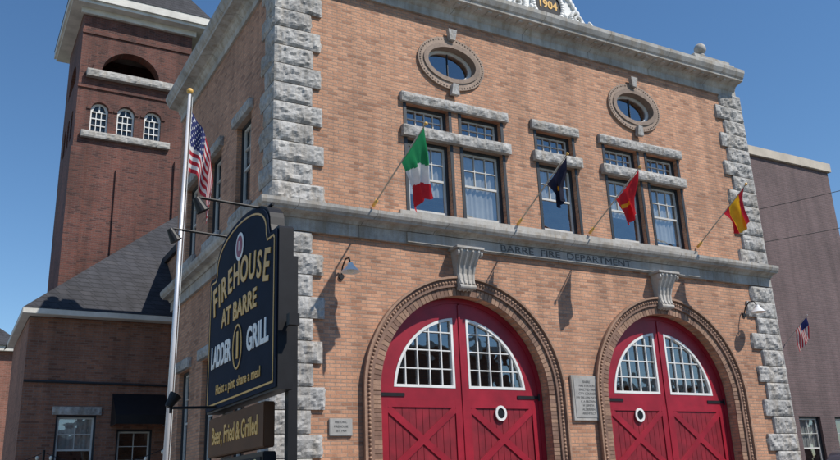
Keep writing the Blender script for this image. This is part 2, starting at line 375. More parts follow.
# sash windows
def window(a,b,z0,z1,kind,par,y=.12,axis='y',cur=0):
    def P(n,o,h,d0,d1,m): plate(n,o,h,y+d0,y+d1,m,par,axis)
    P('window_casing',rect(a,b,z0,z1),[rect(a+.05,b-.05,z0+.04,z1-.05)],-.02,.10,'dark')
    a+=.05;b-=.05;z0+=.04;z1-=.05
    if kind=='transom':
        hs=[];nx,nz=4,2;f=.035;m=.018
        wx=(b-a-2*f-(nx-1)*m)/nx;wz=(z1-z0-2*f-(nz-1)*m)/nz
        for i in range(nx):
            for j in range(nz):
                xx=a+f+i*(wx+m);zz=z0+f+j*(wz+m);hs.append(rect(xx,xx+wx,zz,zz+wz))
        P('transom_sash',rect(a,b,z0,z1),hs,.02,.06,'sash')
    else:
        zm=(z0+z1)/2;f=.042
        hs=[rect(a+f,b-f,z0+.06,zm-.02)]
        nx=3 if kind=='tall' else 2; m=.017;wx=(b-a-2*f-(nx-1)*m)/nx
        zz0=zm+.022
        nz=2; wz=(z1-f-zz0-(nz-1)*m)/nz
        for i in range(nx):
            for j in range(nz):
                xx=a+f+i*(wx+m); zz=zz0+j*(wz+m); hs.append(rect(xx,xx+wx,zz,zz+wz))
        P('window_sash',rect(a,b,z0,z1),hs,.02,.06,'sash')
    sheet('window_glass',rect(a+.01,b-.01,z0+.01,z1-.01),y+.045,'glass',par,axis)
    if cur:
        bm=bmesh.new(); n=26; zt=z1; zb=z0+(z1-z0)*(1-cur); prev=None
        for i in range(n+1):
            u=a+(b-a)*i/n; d=y+.10+.018*math.sin(i*1.7)+.01*math.sin(i*4.1)
            pa,pb=((u,d,zb),(u,d,zt)) if axis=='y' else ((d,u,zb),(d,u,zt))
            cur_=(bm.verts.new(pa),bm.verts.new(pb))
            if prev: bm.faces.new((prev[0],cur_[0],cur_[1],prev[1]))
            prev=cur_
        bmobj('curtain',bm,par,'curtain',True)
for i,(a,b) in enumerate(LW):
    window(a,b,6.64,8.12,'tall',FS,cur=(.72,1,.45,.6,.9)[i])
    window(a,b,8.36,8.84,'transom',FS)
bm=bmesh.new()
for a,b in ((2.5,4.98),(5.58,6.84),(7.42,9.9)):
    rock(bm,a,b,-.08,.0,8.85,9.05,.035,.04); rock(bm,a,b,-.11,.0,8.13,8.345,.035,.04)
bmobj('lintels',bm,FS,'rock')
bl3=[]
for a,b in LW: bl3+=[(a-.07,a-.004,-.012,.08,6.64,8.12),(b+.004,b+.07,-.012,.08,6.64,8.12),(a-.07,a-.004,-.012,.08,8.36,8.84),(b+.004,b+.07,-.012,.08,8.36,8.84)]
boxes('window_jambs',bl3,FS,'dark')
for a,b in SWN:
    window(a,b,6.9,8.75,'side',FS,axis='x',cur=.4); window(a,b,2.2,4.4,'side',FS,axis='x')
bm=bmesh.new()
for a,b in SWN:
    for z in (8.76,4.41,6.68,1.98): rock(bm,-.09,0,a-.12,b+.12,z,z+.21,.03)
bmobj('side_lintels',bm,FS,'rock')
# door arches
def ringpoly(c,r0,r1,z0,n=48):
    o=[(c-r1,z0)]+[(c-r1*math.cos(math.pi*i/n),ZS+r1*math.sin(math.pi*i/n)) for i in range(n+1)]+[(c+r1,z0),(c+r0,z0)]
    o+=[(c+r0*math.cos(math.pi*i/n),ZS+r0*math.sin(math.pi*i/n)) for i in range(n+1)]+[(c-r0,z0)]
    return o
def arched_door(c,port):
    bm=bmesh.new(); n=66
    for i in range(n):
        a0=math.pi*(i+.06)/n;a1=math.pi*(i+.94)/n;mi=random.choice((0,0,1,2))
        pr=.02+random.uniform(0,.006)
        P=[]
        for y in (0.0,-pr):
            for r,a in ((1.775,a0),(1.775,a1),(1.93,a1),(1.93,a0)): P.append(bm.verts.new((c+r*math.cos(a),y,ZS+r*math.sin(a))))
        for f in ((3,2,1,0),(4,5,6,7),(0,1,5,4),(1,2,6,5),(2,3,7,6),(3,0,4,7)): bm.faces.new([P[k] for k in f]).material_index=mi
    z=.02
    while z<ZS-.05:
        for s in (1,-1):
            mi=random.choice((0,0,1,2)); xa,xb=sorted((c+s*1.775,c+s*1.93)); addbox(bm,xa,xb,-.022-random.uniform(0,.006),0,z,z+.066,mi)
        z+=.0735
    bmobj('arch_voussoirs',bm,FS,['terra2','terra','terra3'])
    plate('arch_moulding',ringpoly(c,1.935,2.12,0),[],-.06,-.001,'terra',FS)
    plate('arch_moulding_lip',ringpoly(c,2.085,2.125,0),[],-.11,-.061,'terra2',FS)
    bm=bmesh.new(); n=92
    for i in range(n+1):
        a=math.pi*i/n; sphere(bm,(c+2.015*math.cos(a),-.062,ZS+2.015*math.sin(a)),.029,(1,1,1),8,5)
    z=ZS-.068
    while z>0.1:
        for s in (1,-1): sphere(bm,(c+s*2.015,-.062,z),.029,(1,1,1),8,5)
        z-=.069
    bmobj('arch_beads',bm,FS,'terra2',True)
    r=1.774;y0=.255
    plate('door_frame',ringpoly(c,1.68,r,0.02),[],y0-.05,y0+.06,'reddoor',FS)
    for s in (-1,1):
        g=1.40; zb=3.44; xi=.15
        n=24
        leaf=[(c+s*.012,.03),(c+s*1.679,.03)]+[(c+s*1.679*math.cos(t),ZS+1.679*math.sin(t)) for t in [math.acos(.012/1.679)*i/n for i in range(n+1)]]
        def quarter(gr,xi_,zb_):
            t0=math.asin((zb_-ZS)/gr);t1=math.acos(xi_/gr)
            return [(c+s*xi_,zb_)]+[(c+s*gr*math.cos(t0+(t1-t0)*i/n),ZS+gr*math.sin(t0+(t1-t0)*i/n)) for i in range(n+1)]
        q=quarter(g,xi,zb)
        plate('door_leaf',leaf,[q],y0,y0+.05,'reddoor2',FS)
        fr=[(c+s*.012,3.22),(c+s*1.679,3.22)]+[(c+s*1.679*math.cos(t),ZS+1.679*math.sin(t)) for t in [math.acos(.012/1.679)*i/n for i in range(n+1)]]
        plate('door_leaf_frame',fr,[quarter(g+.01,xi-.01,zb-.01)],y0-.03,y0-.0015,'reddoor',FS)
        plate('fanlight_frame',quarter(g+.005,xi-.005,zb-.005),[quarter(g-.045,xi+.04,zb+.045)],y0-.035,y0+.03,'white',FS)
        bm=bmesh.new()
        for k in range(1,5):
            xx=xi+(g-xi)*k/5; top=ZS+math.sqrt(max(0,(g-.02)**2-xx*xx)); w=.010
            xa,xb=sorted((c+s*(xx-w),c+s*(xx+w))); addbox(bm,xa,xb,y0-.02,y0+.012,zb+.02,top)
        for k in range(1,4):
            zz=zb+.335*k; xm=math.sqrt(max(0,(g-.02)**2-(zz-ZS)**2))
            if xm>xi+.1:
                xa,xb=sorted((c+s*(xi+.02),c+s*xm)); addbox(bm,xa,xb,y0-.0185,y0+.0105,zz-.010,zz+.010)
        bmobj('fanlight_muntins',bm,FS,'white')
        sheet('fanlight_glass',quarter(g+.003,xi-.003,zb-.003),y0+.022,'glass',FS)
        bm=bmesh.new(); x=.17
        while x<1.52:
            xa,xb=sorted((c+s*x,c+s*(x+.126))); addbox(bm,xa,xb,y0-.012,y0-.001,.05,3.218); x+=.135
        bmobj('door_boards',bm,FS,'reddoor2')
        bm=bmesh.new()
        def B(x0,x1,z0,z1,yy=.034):
            xa,xb=sorted((c+s*x0,c+s*x1)); addbox(bm,xa,xb,y0-yy,y0-.0125,z0,z1)
        B(.012,.165,.03,3.219); B(1.53,1.678,.03,3.219); B(.166,1.529,1.80,1.98,.0335); B(.166,1.529,.05,.28,.0335); B(.166,1.529,3.09,3.219,.0335)
        for z0,z1 in ((1.98,3.09),(.28,1.80)):
            bar(bm,(c+s*.166,y0-.022,z0+.02),(c+s*1.53,y0-.022,z1-.02),.022,.12,Vector((0,0,1)))
            bar(bm,(c+s*.166,y0-.0225,z1-.02),(c+s*1.53,y0-.0225,z0+.02),.020,.12,Vector((0,0,1)))
        bmobj('door_rails_and_braces',bm,FS,'reddoor')
        bm=bmesh.new()
        for zz in (3.30,1.88,.16):
            xa,xb=sorted((c+s*1.20,c+s*1.70)); addbox(bm,xa,xb,y0-.045,y0-.036,zz-.03,zz+.03)
            tube(bm,(c+s*1.69,y0-.06,zz-.06),(c+s*1.69,y0-.06,zz+.06),.02)
        bmobj('strap_hinges',bm,FS,'black')
        if port==s:
            pz=3.0;px=c+s*.80
            plate('porthole_ring',ell(px,pz,.125,.14,32),[ell(px,pz,.08,.095,32)],y0-.06,y0-.036,'white',FS)
            plate('porthole_glass',ell(px,pz,.085,.10,32),[],y0-.045,y0-.037,'autoglass',FS)
    bm=bmesh.new(); addbox(bm,c-.02,c+.02,y0-.05,y0-.036,.05,4.98); bmobj('door_astragal',bm,FS,'reddoor')
    bm=bmesh.new(); sphere(bm,(c+.09,y0-.07,1.2),.035); bmobj('door_knob',bm,FS,'black',True)
    bm=bmesh.new()
    prof=[(.06,5.20),(.13,5.22),(.16,5.30),(.13,5.38),(.12,5.5),(.16,5.66),(.25,5.80),(.30,5.88),(.30,5.93)]
    L=[];Rr=[]
    for i,(p,z) in enumerate(prof):
        w=.155+.085*(z-5.2)/.73
        L.append((bm.verts.new((c-w,-.0,z)),bm.verts.new((c-w,-p,z))));Rr.append((bm.verts.new((c+w,0,z)),bm.verts.new((c+w,-p,z))))
    for i in range(len(prof)-1):
        bm.faces.new((L[i][1],Rr[i][1],Rr[i+1][1],L[i+1][1]));bm.faces.new((L[i][0],L[i][1],L[i+1][1],L[i+1][0]));bm.faces.new((Rr[i][1],Rr[i][0],Rr[i+1][0],Rr[i+1][1]))
    bm.faces.new((L[0][0],Rr[0][0],Rr[0][1],L[0][1]));bm.faces.new((L[-1][0],L[-1][1],Rr[-1][1],Rr[-1][0]))
    for k in (-1.6,-.55,.55,1.6):
        for i in range(len(prof)-1):
            p0,z0=prof[i];p1,z1=prof[i+1];w0=.155+.085*(z0-5.2)/.73;w1=.155+.085*(z1-5.2)/.73
            tube(bm,(c+k*w0*.5,-p0,z0),(c+k*w1*.5,-p1,z1),.026,n=8)
    for s in (-1,1): tube(bm,(c+s*.235,-.26,5.86),(c+s*.27,-.26,5.86),.06,n=14)
    tube(bm,(c-.17,-.15,5.245),(c+.17,-.15,5.245),.045,n=12)
    bmobj('keystone_console',bm,FS,'console')
    boxes('console_cap',[(c-.30,c+.30,-.34,0,5.93,5.978)],FS,'console',.006)
arched_door(DC[0],1); arched_door(DC[1],-1)
# ------------------------------------------------------------------ plaques, lamps
e=empty('wall_plaque'); boxes('plaque_frame',[(6.0,6.74,-.05,0,2.85,3.72)],e,'granite',.01)
boxes('plaque_face',[(6.06,6.68,-.058,-.051,2.91,3.66)],e,'bronze',.002)
for i in range(9): text('plaque_line',('BARRE','FIRE STATION','ERECTED 1904','CITY COUNCIL','J W DILLON MAYOR','C A BROWN','H J SMITH','ALDERMEN','ARCHITECT')[i],.062,frontM(6.37,-.060,3.59-i*.075),'engr',e,.001)
e=empty('wall_plaque.001'); boxes('plaque_face',[(.97,1.38,-.04,0,2.58,2.86)],e,'bronze',.01)
for i in range(3): text('plaque_line',('HISTORIC','FIREHOUSE','EST 1904')[i],.05,frontM(1.175,-.042,2.80-i*.07),'engr',e,.001)
def gooseneck(x,z,nm,s=1):
    e=empty(nm); bm=bmesh.new()
    pts=[Vector((x,0,z-.05)),Vector((x,-.08,z+.12)),Vector((x,-.2,z+.22)),Vector((x,-.34,z+.2)),Vector((x,-.40,z+.08))]
    for p,q in zip(pts[:-1],pts[1:]): tube(bm,p,q,.014,n=8)
    tube(bm,(x,0.0,z-.05),(x,-.03,z-.05),.05)
    bmobj('bracket',bm,e,'black')
    bm=bmesh.new(); tube(bm,(x,-.40,z+.10),(x,-.40,z+.05),.04,.06,20,False); tube(bm,(x,-.40,z+.05),(x,-.40,z-.06),.06,.17,20,False)
    bmobj('shade',bm,e,'lampwhite',True)
    bm=bmesh.new(); sphere(bm,(x,-.4,z-.03),.06); bmobj('bulb',bm,e,'bulb',True)
gooseneck(1.22,5.30,'wall_lamp'); gooseneck(11.25,5.30,'wall_lamp.001')
# ------------------------------------------------------------------ flags on brackets
def flagmesh(name,parent,F,colf,mats,nu=52,nv=44):
    me=bpy.data.meshes.new(name); vs=[];fs=[];mi=[]
    for i in range(nu+1):
        for j in range(nv+1): vs.append(F(i/nu,j/nv))   # i: fly, j: hoist
    for i in range(nu):
        for j in range(nv):
            a=i*(nv+1)+j; fs.append((a,a+1,a+nv+2,a+nv+1)); mi.append(colf((i+.5)/nu,(j+.5)/nv))
    me.from_pydata(vs,[],fs)
    for p,m in zip(me.polygons,mi): p.material_index=m; p.use_smooth=True
    o=link(name,me,parent,mats); return o
def bracket_flag(nm,B,T,colf,mats,hoist=.75,fly=1.15,drift=.18,ph=0,gather=.55,amp=.05):
    e=empty(nm); bm=bmesh.new(); B=Vector(B);T=Vector(T); a=(T-B).normalized()
    tube(bm,B,T,.016,.012,10); bmobj('pole',bm,e,'beige',True)
    bm=bmesh.new(); sphere(bm,T+a*.03,.032); tube(bm,B-a*.02,B+a*.14,.03); bmobj('pole_fittings',bm,e,'gold',True)
    def F(t,s):
        p=T-a*(.04+hoist*s)
        g=1-(1-gather)*min(1,t*1.6)
        cpt=T-a*(.04+hoist*.42)
        p=cpt+(p-cpt)*g
        w=min(1,t*3)
        off=Vector((drift*t+w*amp*(math.sin(s*11+ph+1.6*t)+.5*math.sin(s*23+ph*3-2*t))+.025*math.sin(5*t+ph), w*amp*.6*math.cos(s*10+ph*2-3*t), 0))
        z=p.z-fly*t*(.93+.07*math.cos(s*6+ph))-.02*math.sin(3.1*s)*(1-t)
        return (p.x+off.x,p.y+off.y,z+ (cpt.z-p.z)*min(1,t)*.5)
    flagmesh('cloth',e,F,colf,mats)
bracket_flag('italian_flag',(1.85,-.06,6.62),(1.9,-1.93,7.42),lambda t,s:0 if t+.28*(s-.5)<.36 else (1 if t+.20*(s-.5)<.68 else 2),[C['green'],C['white'],C['red']],.85,1.1,.18,0,.6,.045)
bracket_flag('state_flag',(5.03,-.06,6.66),(5.08,-1.65,7.53),lambda t,s:1 if (abs(t-.5)<.07 and abs(s-.5)<.08) else 0,[C['navy'],C['yellow']],.7,.74,.04,1.3,.32)
bracket_flag('red_flag',(6.87,-.06,6.70),(6.92,-1.61,7.58),lambda t,s:1 if abs(t-.50)<.05 and abs(s-.55)<.30 else 0,[C['red'],C['yellow']],.8,.84,-.02,2.1,.5,.055)
bracket_flag('spanish_flag',(10.02,-.06,6.74),(10.1,-1.51,7.73),lambda t,s:1 if .27<s<.73 else 0,[C['usred'],C['yellow']],.75,.76,.08,3.3,.65,.05)
# ------------------------------------------------------------------ tall US flag
e=empty('flagpole'); px,py=-1.8,-1.3; bm=bmesh.new()
BX=px-.10
tube(bm,(BX-.02,py,.1),(px,py,7.50),.040,.022,16); tube(bm,(BX-.02,py,.1),(BX-.02,py,.22),.10,.07,16)
bmobj('pole',bm,e,'steel',True)
bm=bmesh.new(); sphere(bm,(px,py,7.54),.05); bmobj('ball',bm,e,'gold',True)
bm=bmesh.new(); tube(bm,(BX+.05,py-.02,1.4),(px+.04,py-.02,7.45),.004,n=6); addbox(bm,BX-.02,BX+.08,py-.03,py-.01,1.38,1.42); bmobj('halyard',bm,e,'white')
def US(x0,y0,z0,H,L,X,drop,ph=0):
    def F(t,s):
        k=math.sin(min(1,t*1.15)*math.pi/2)
        fold=math.sin(2*math.pi*2.4*t+ph+1.5*s)
        return (x0-.01*s+X*k*(1-.12*s)+.07*X*fold*t*2, y0-.02+.12*L*fold*min(1,t*3)*(.5+.5*s), z0-H*s*(1-.30*t)-drop*t**1.25-.02*math.sin(7*t+s*3))
    def col(t,s):
        if t<.4 and s<7/13:
            return 3 if (int(t/.4*22)%4==1 and int(s*13/7*18)%4==1) or (int(t/.4*22)%4==3 and int(s*13/7*18)%4==3) else 2
        return 0 if int(s*13)%2==0 else 1
    return F,col
F,col=US(px+.03,py,7.20,.95,1.3,.34,1.12)
flagmesh('cloth',e,F,col,[C['usred'],C['white'],C['blue'],C['white']],60,78)
# ------------------------------------------------------------------ restaurant sign
SG=empty('restaurant_sign'); sx0=-1.62
def signout(y0,y1,zb,zt,arch_,m=0,n=20):
    ym=(y0+y1)/2;hw=(y1-y0)/2-m;pts=[(ym-hw,zb+m),(ym+hw,zb+m),(ym+hw,zt-m)]
    sh=hw*.78
    pts+=[(ym+hw-.03,zt-m+.03),(ym+sh+.04,zt-m+.03),(ym+sh,zt-m+.12)]
    for i in range(1,n): 
        t=i/n; a=sh*math.cos(math.pi*t); pts.append((ym+a,zt-m+.12+(arch_-.12)*math.sin(math.pi*t)**.8))
    pts+=[(ym-sh,zt-m+.12),(ym-sh-.04,zt-m+.03),(ym-hw+.03,zt-m+.03),(ym-hw,zt-m)]
    return pts
plate('board_edge',signout(-4.8,-2.24,2.67,4.36,.52),[],sx0,sx0+.16,'black',SG,'x')
plate('board_face',signout(-4.8,-2.24,2.67,4.36,.52,.025),[],sx0-.02,sx0-.0015,'navy',SG,'x')
plate('gold_border',signout(-4.8,-2.24,2.67,4.36,.52,.075),[signout(-4.8,-2.24,2.67,4.36,.52,.095)],sx0-.026,sx0-.0215,'gold',SG,'x')
yc=-3.52; fx=sx0-.028
word='FIREHOUSE'; n=len(word); wd=[.20,.10,.22,.20,.24,.26,.23,.20,.20]; tot=sum(wd); acc=0
for ch,w in zip(word,wd):
    u=(acc+w/2)/tot-.5; acc+=w; y=yc-u*2.16; z=3.97+.20*(1-(2*u)**2); text('letter_'+ch,ch,.42 if abs(u)<.40 else .50,sideM(fx,y,z,-u*.42),'gold',SG,.004,.010,sx=.84)
text('line_at_barre','AT BARRE',.30,sideM(fx,yc,3.74),'gold',SG,.004,.008,sx=.98)
text('line_ladder','LADDER',.36,sideM(fx,yc+.66,3.31),'signwhite',SG,.004,.012,sx=.59)
text('line_grill','GRILL',.36,sideM(fx,yc-.70,3.31),'signwhite',SG,.004,.012,sx=.78)
text('line_one','1',.42,sideM(fx,yc,3.31),'gold',SG,.004,.012)
plate('emblem_ring',ell(yc,3.31,.17,.26),[ell(yc,3.31,.145,.235)],fx-.006,fx,'gold',SG,'x')
text('line_script','Hoist a pint, share a meal',.16,sideM(fx,yc,2.91),'gold',SG,.003,.002)
plate('badge',ell(yc,4.50,.15,.17),[],fx-.006,fx,'signwhite',SG,'x'); plate('badge_core',ell(yc,4.50,.11,.13),[],fx-.010,fx-.0065,'reddoor',SG,'x')
text('badge_letter','1',.16,sideM(fx-.012,yc,4.50),'signwhite',SG,.002,.004)
bm=bmesh.new()
for y in (-4.62,-2.42): addbox(bm,sx0+.162,sx0+.26,y-.05,y+.05,.1,4.1)
bmobj('posts',bm,SG,'black')
boxes('lower_board',[(sx0,sx0+.12,-4.40,-2.35,2.14,2.60)],SG,'brown',.01)
text('lower_script','Beer, Fried & Grilled',.28,sideM(sx0-.004,-3.37,2.37),'gold',SG,.003,.005,sx=.72)
boxes('letter_board_frame',[(sx0,sx0+.14,-4.40,-2.35,1.1,2.10)],SG,'black',.01)
boxes('letter_board_face',[(sx0-.01,sx0-.001,-4.34,-2.41,1.16,2.05)],SG,'inter')
for i,t in enumerate(('STEAK & GRABOO','LIVE MUSIC FRI','PRIME RIB SAT')): text('letters',t,.27,sideM(sx0-.013,-3.37,1.92-i*.3),'amber',SG,.002,.008,sx=.80)
bm=bmesh.new()
def spot(y,z,L,dz):
    tube(bm,(sx0+.05,y,z),(sx0-L,y,z+dz),.016,n=8)
    tube(bm,(sx0-L,y,z+dz),(sx0-L,y,z+dz-.06),.02,n=8)
    d=Vector((.5,0,-.85)) if z>4 else Vector((.5,0,.85))
    c=Vector((sx0-L,y,z+dz-.07*(1 if z>4 else -1)))
    tube(bm,c-d*.07,c+d*.10,.04,.075,14)
spot(-2.9,4.80,.68,.03); spot(-4.1,4.80,.68,.03); spot(-2.7,2.72,.55,-.02)
tube(bm,(sx0+.1,-2.6,4.80),(sx0+.1,-4.3,4.80),.02,n=8)
tube(bm,(sx0+.1,-4.78,3.35),(sx0+.1,-4.90,3.35),.02,n=8); addbox(bm,sx0+.05,sx0+.16,-4.98,-4.90,3.29,3.41)
bmobj('spot_lamps',bm,SG,'black')
# ------------------------------------------------------------------ tower
TW=empty('brick_tower'); tx0,tx1,ty0,ty1=-1.73,2.05,15.2,19.1; tc=.16; TZ=18.5
TA=[-.97,-.10,.81]
th=[arch(-.04,16.15,.98,16.14,24,.9)]
for c in (-.97,-.10,.81): th.append(arch(c,14.68,.29,13.85,16))
plate('front_wall',rect(tx0,tx1,0,TZ),th,ty0,ty0+.4,'red',TW)
ym=(ty0+ty1)/2
sh=[arch(ym,16.15,.98,16.14,24,.9)]+[arch(ym+d,14.68,.29,13.85,16) for d in (-.9,0,.9)]
plate('west_wall',rect(ty0+.4,ty1,0,TZ),sh,tx0,tx0+.4,'red',TW,'x')
plate('east_wall',rect(ty0+.4,ty1,0,TZ),sh,tx1-.4,tx1,'red',TW,'x')
boxes('rear_wall',[(tx0+.4,tx1-.4,ty1-.4,ty1,0,TZ)],TW,'red'); boxes('belfry_floor',[(tx0+.4,tx1-.4,ty0+.4,ty1-.4,15.5,15.7)],TW,'inter')
bm=bmesh.new(); rock(bm,-1.5,1.5,ty0-.2,ty0,15.86,16.13,.03); rock(bm,-1.52,1.42,ty0-.14,ty0,13.6,13.83,.03)
bmobj('stone_sills',bm,TW,'granite')
n=24
ringp=[(-.04-1.28*math.cos(math.pi*i/n),16.15+1.18*math.sin(math.pi*i/n)) for i in range(n+1)]+[(-.04+.98*math.cos(math.pi*i/n),16.15+.9*math.sin(math.pi*i/n)) for i in range(n+1)]
plate('belfry_arch_ring',ringp,[],ty0-.05,ty0-.001,'red',TW)
boxes('corner_piers',[(tx0-.06,tx0+.42,ty0-.1,ty0-.001,0,13.2),(tx1-.42,tx1+.06,ty0-.1,ty0-.001,0,13.2),(-.3,.45,ty0-.08,ty0-.001,0,12.6)],TW,'red')
boxes('string_course',[(tx0-.02,tx1+.02,ty0-.05,ty0-.001,17.55,17.68),(tx0-.02,tx1+.02,ty0-.05,ty0-.001,15.45,15.55)],TW,'red')
for c in TA:
    plate('tower_window_frame',arch(c,14.68,.285,13.855,16),[rect(c-.24+i*.165,c-.24+i*.165+.14,z,z+.22) for i in range(3) for z in (13.91,14.16,14.41)]+[ [(c-.22,14.66),(c-.02,14.66),(c-.02,14.90),(c-.13,14.86)],[(c+.02,14.66),(c+.22,14.66),(c+.13,14.86),(c+.02,14.90)]],ty0+.1,ty0+.15,'white',TW)
    plate('tower_window_glass',arch(c,14.68,.28,13.86,16),[],ty0+.16,ty0+.165,'autoglass',TW)
    ar=[(c-.42*math.cos(math.pi*i/16),14.68+.42*math.sin(math.pi*i/16)) for i in range(17)]+[(c+.29*math.cos(math.pi*i/16),14.68+.29*math.sin(math.pi*i/16)) for i in range(17)]
    plate('tower_window_hood',ar,[],ty0-.04,ty0-.001,'red',TW)
oh=.45
boxes('eave_soffit',[(tx0-oh,tx1+oh,ty0-oh,ty1+oh,TZ,TZ+.12)],TW,'cream'); boxes('eave_fascia',[(tx0-oh-.08,tx1+oh+.08,ty0-oh-.08,ty1+oh+.08,TZ+.121,TZ+.42)],TW,'cream')
boxes('eave_bed_mould',[(tx0-.12,tx1+.12,ty0-.12,ty0-.001,TZ-.22,TZ-.001)],TW,'cream')
bm=bmesh.new(); o=oh+.1
bs=[bm.verts.new(p) for p in ((tx0-o,ty0-o,TZ+.421),(tx1+o,ty0-o,TZ+.421),(tx1+o,ty1+o,TZ+.421),(tx0-o,ty1+o,TZ+.421))]; ap=bm.verts.new((tc,ym,TZ+4.4))
bm.faces.new(bs[::-1])
for i in range(4): bm.faces.new((bs[i],bs[(i+1)%4],ap))
bmobj('roof',bm,TW,'slate')
# ------------------------------------------------------------------ annex
AX=empty('brick_annex'); ay=10.2
plate('front_wall',rect(-2.85,3.2,0,6.35),[rect(-2.02,-1.06,2.2,3.9),rect(-.55,.35,2.0,3.55)],ay,ay+.3,'annex',AX)
boxes('side_walls',[(-2.85,-2.55,ay+.3,15.19,0,6.35)],AX,'annex')
window(-2.02,-1.06,2.2,3.9,'side',AX,y=ay+.1,cur=.5); window(-.55,.35,2.0,3.55,'side',AX,y=ay+.1)
bm=bmesh.new(); rock(bm,-2.12,-.96,ay-.06,ay,3.9,4.1,.02); bmobj('lintel',bm,AX,'rock')
boxes('gutter',[(-3.05,3.3,ay-.35,ay-.0,6.36,6.50),(-3.05,-2.85,ay,15.1,6.36,6.50)],AX,'cream',.01)
bm=bmesh.new()
def quad(*p): bm.faces.new([bm.verts.new(q) for q in p])
ex,ey,ez=-3.05,ay-.35,6.505; k=.95; t=5.6
quad((ex,ey,ez),(3.3,ey,ez),(3.3,ey+t,ez+k*t),(ex+t,ey+t,ez+k*t))
quad((ex,ey,ez),(ex+t,ey+t,ez+k*t),(ex+t,16.5,ez+k*t),(ex,16.5,ez))
bmobj('roof',bm,AX,'slate')
bm=bmesh.new(); tube(bm,(-2.85,ay-.05,4.72),(2.0,ay-.05,4.66),.03,n=8); tube(bm,(1.0,ay-.06,.1),(1.0,ay-.06,6.3),.05,n=8); bmobj('conduits',bm,AX,'dark')
aw=empty('window_awning'); bm=bmesh.new()
v=[bm.verts.new(p) for p in ((-.72,ay-.01,4.45),(.62,ay-.01,4.45),(.62,ay-.75,3.85),(-.72,ay-.75,3.85),(.62,ay-.75,3.62),(-.72,ay-.75,3.62),(-.72,ay-.01,3.62),(.62,ay-.01,3.62))]
for f in ((0,1,2,3),(3,2,4,5),(0,3,5,6),(1,7,4,2)): bm.faces.new([v[i] for i in f])
bmobj('canopy',bm,aw,'black',recalc=False)
bm=bmesh.new()
for a in (-.7,.6): tube(bm,(a,ay-.01,3.64),(a,ay-.73,3.64),.012,n=6)
bmobj('frame',bm,aw,'steel')
sl=empty('string_lights'); bm=bmesh.new(); bb=bmesh.new()
for span in ((Vector((-4.6,8.5,3.05)),Vector((-2.3,9.4,2.95))),(Vector((-2.3,9.4,2.95)),(Vector((.0,6.5,2.9))))):
    prev=None
    for i in range(17):
        t=i/16;p=span[0].lerp(span[1],t)-Vector((0,0,.35*4*t*(1-t)))
        if prev is not None: tube(bm,prev,p,.008,n=5)
        if i%2: sphere(bb,p-Vector((0,0,.06)),.04,(1,1,1.3),8,6)
        prev=p
tube(bm,(-2.3,9.4,0),(-2.3,9.4,3.0),.03,n=8); tube(bm,(-4.6,8.5,0),(-4.6,8.5,3.1),.03,n=8)
bmobj('cable',bm,sl,'black'); bmobj('bulbs',bb,sl,'bulb',True)
# ------------------------------------------------------------------ neighbours
NB=empty('brick_building'); ny=3.2
plate('front_wall',rect(13.3,20.4,0,11.35),[rect(16.8,17.75,1.6,3.35),rect(18.4,19.35,1.6,3.35)],ny,ny+.3,'mauve',NB)
boxes('walls',[(13.3,13.6,ny+.3,18,0,11.35),(20.1,20.4,ny+.3,18,0,11.35),(13.6,20.1,17.7,18,0,11.35)],NB,'mauve')
boxes('roof',[(13.6,20.1,ny+.3,17.7,11.0,11.2)],NB,'slate')
boxes('coping',[(13.2,20.5,ny-.09,ny+.35,11.355,11.66),(20.05,20.5,ny+.35,18.1,11.355,11.66)],NB,'beige',.01)
window(16.8,17.75,1.6,3.35,'side',NB,y=ny+.1,cur=.5); window(18.4,19.35,1.6,3.35,'side',NB,y=ny+.1)
FB=empty('brick_building.001')
plate('front_wall',rect(-16,-1.7,0,9.3),[rect(-3.3-i*2.2,-2.3-i*2.2,z,z+1.9) for i in range(6) for z in (1.2,5.6)],32,32.3,'far',FB)
boxes('walls',[(-2.0,-1.7,32.3,44,0,9.3)],FB,'far')
for i in range(3):
    for z in (1.2,5.6): window(-3.3-i*2.2,-2.3-i*2.2,z,z+1.9,'side',FB,y=32.1)
bm=bmesh.new()
quad((-16.3,31.6,9.3),(-1.3,31.6,9.3),(-5,36,12.6),(-16.3,36,12.6)); quad((-1.3,31.6,9.3),(-1.3,44,9.3),(-5,40,12.6),(-5,36,12.6)); quad((-16.3,36,12.6),(-5,36,12.6),(-5,40,12.6),(-16.3,40,12.6))
bmobj('roof',bm,FB,'slate'); boxes('eave',[(-16.2,-1.4,31.7,31.99,9.05,9.29)],FB,'cream')
# buildings across the street (seen only in reflections)
for nm,x0,x1,h,mt in (('brick_building.002',-14,6,6.2,'far'),('brick_building.003',9,22,8.6,'annex'),('brick_building.004',26,55,7,'far')):
    OB=empty(nm); hs=[]
    nW=int((x1-x0-1)/2.4)
    for i in range(nW):
        for z in ((1.0,4.8) if h>8 else (1.0,3.6)):
            hs.append(rect(x0+.9+i*2.4,x0+2.1+i*2.4,z,z+2.0))
    plate('front_wall',rect(x0,x1,0,h),hs,-24.3,-24,mt,OB)
    boxes('window_panes',[(x0+.5,x1-.5,-24.28,-24.2,.6,h-.4)],OB,'autoglass')
    boxes('rear',[(x0,x1,-36,-24.31,0,h-.3)],OB,mt); boxes('cornice',[(x0-.2,x1+.2,-24.31,-23.6,h+.002,h+.5)],OB,'cream',.02)
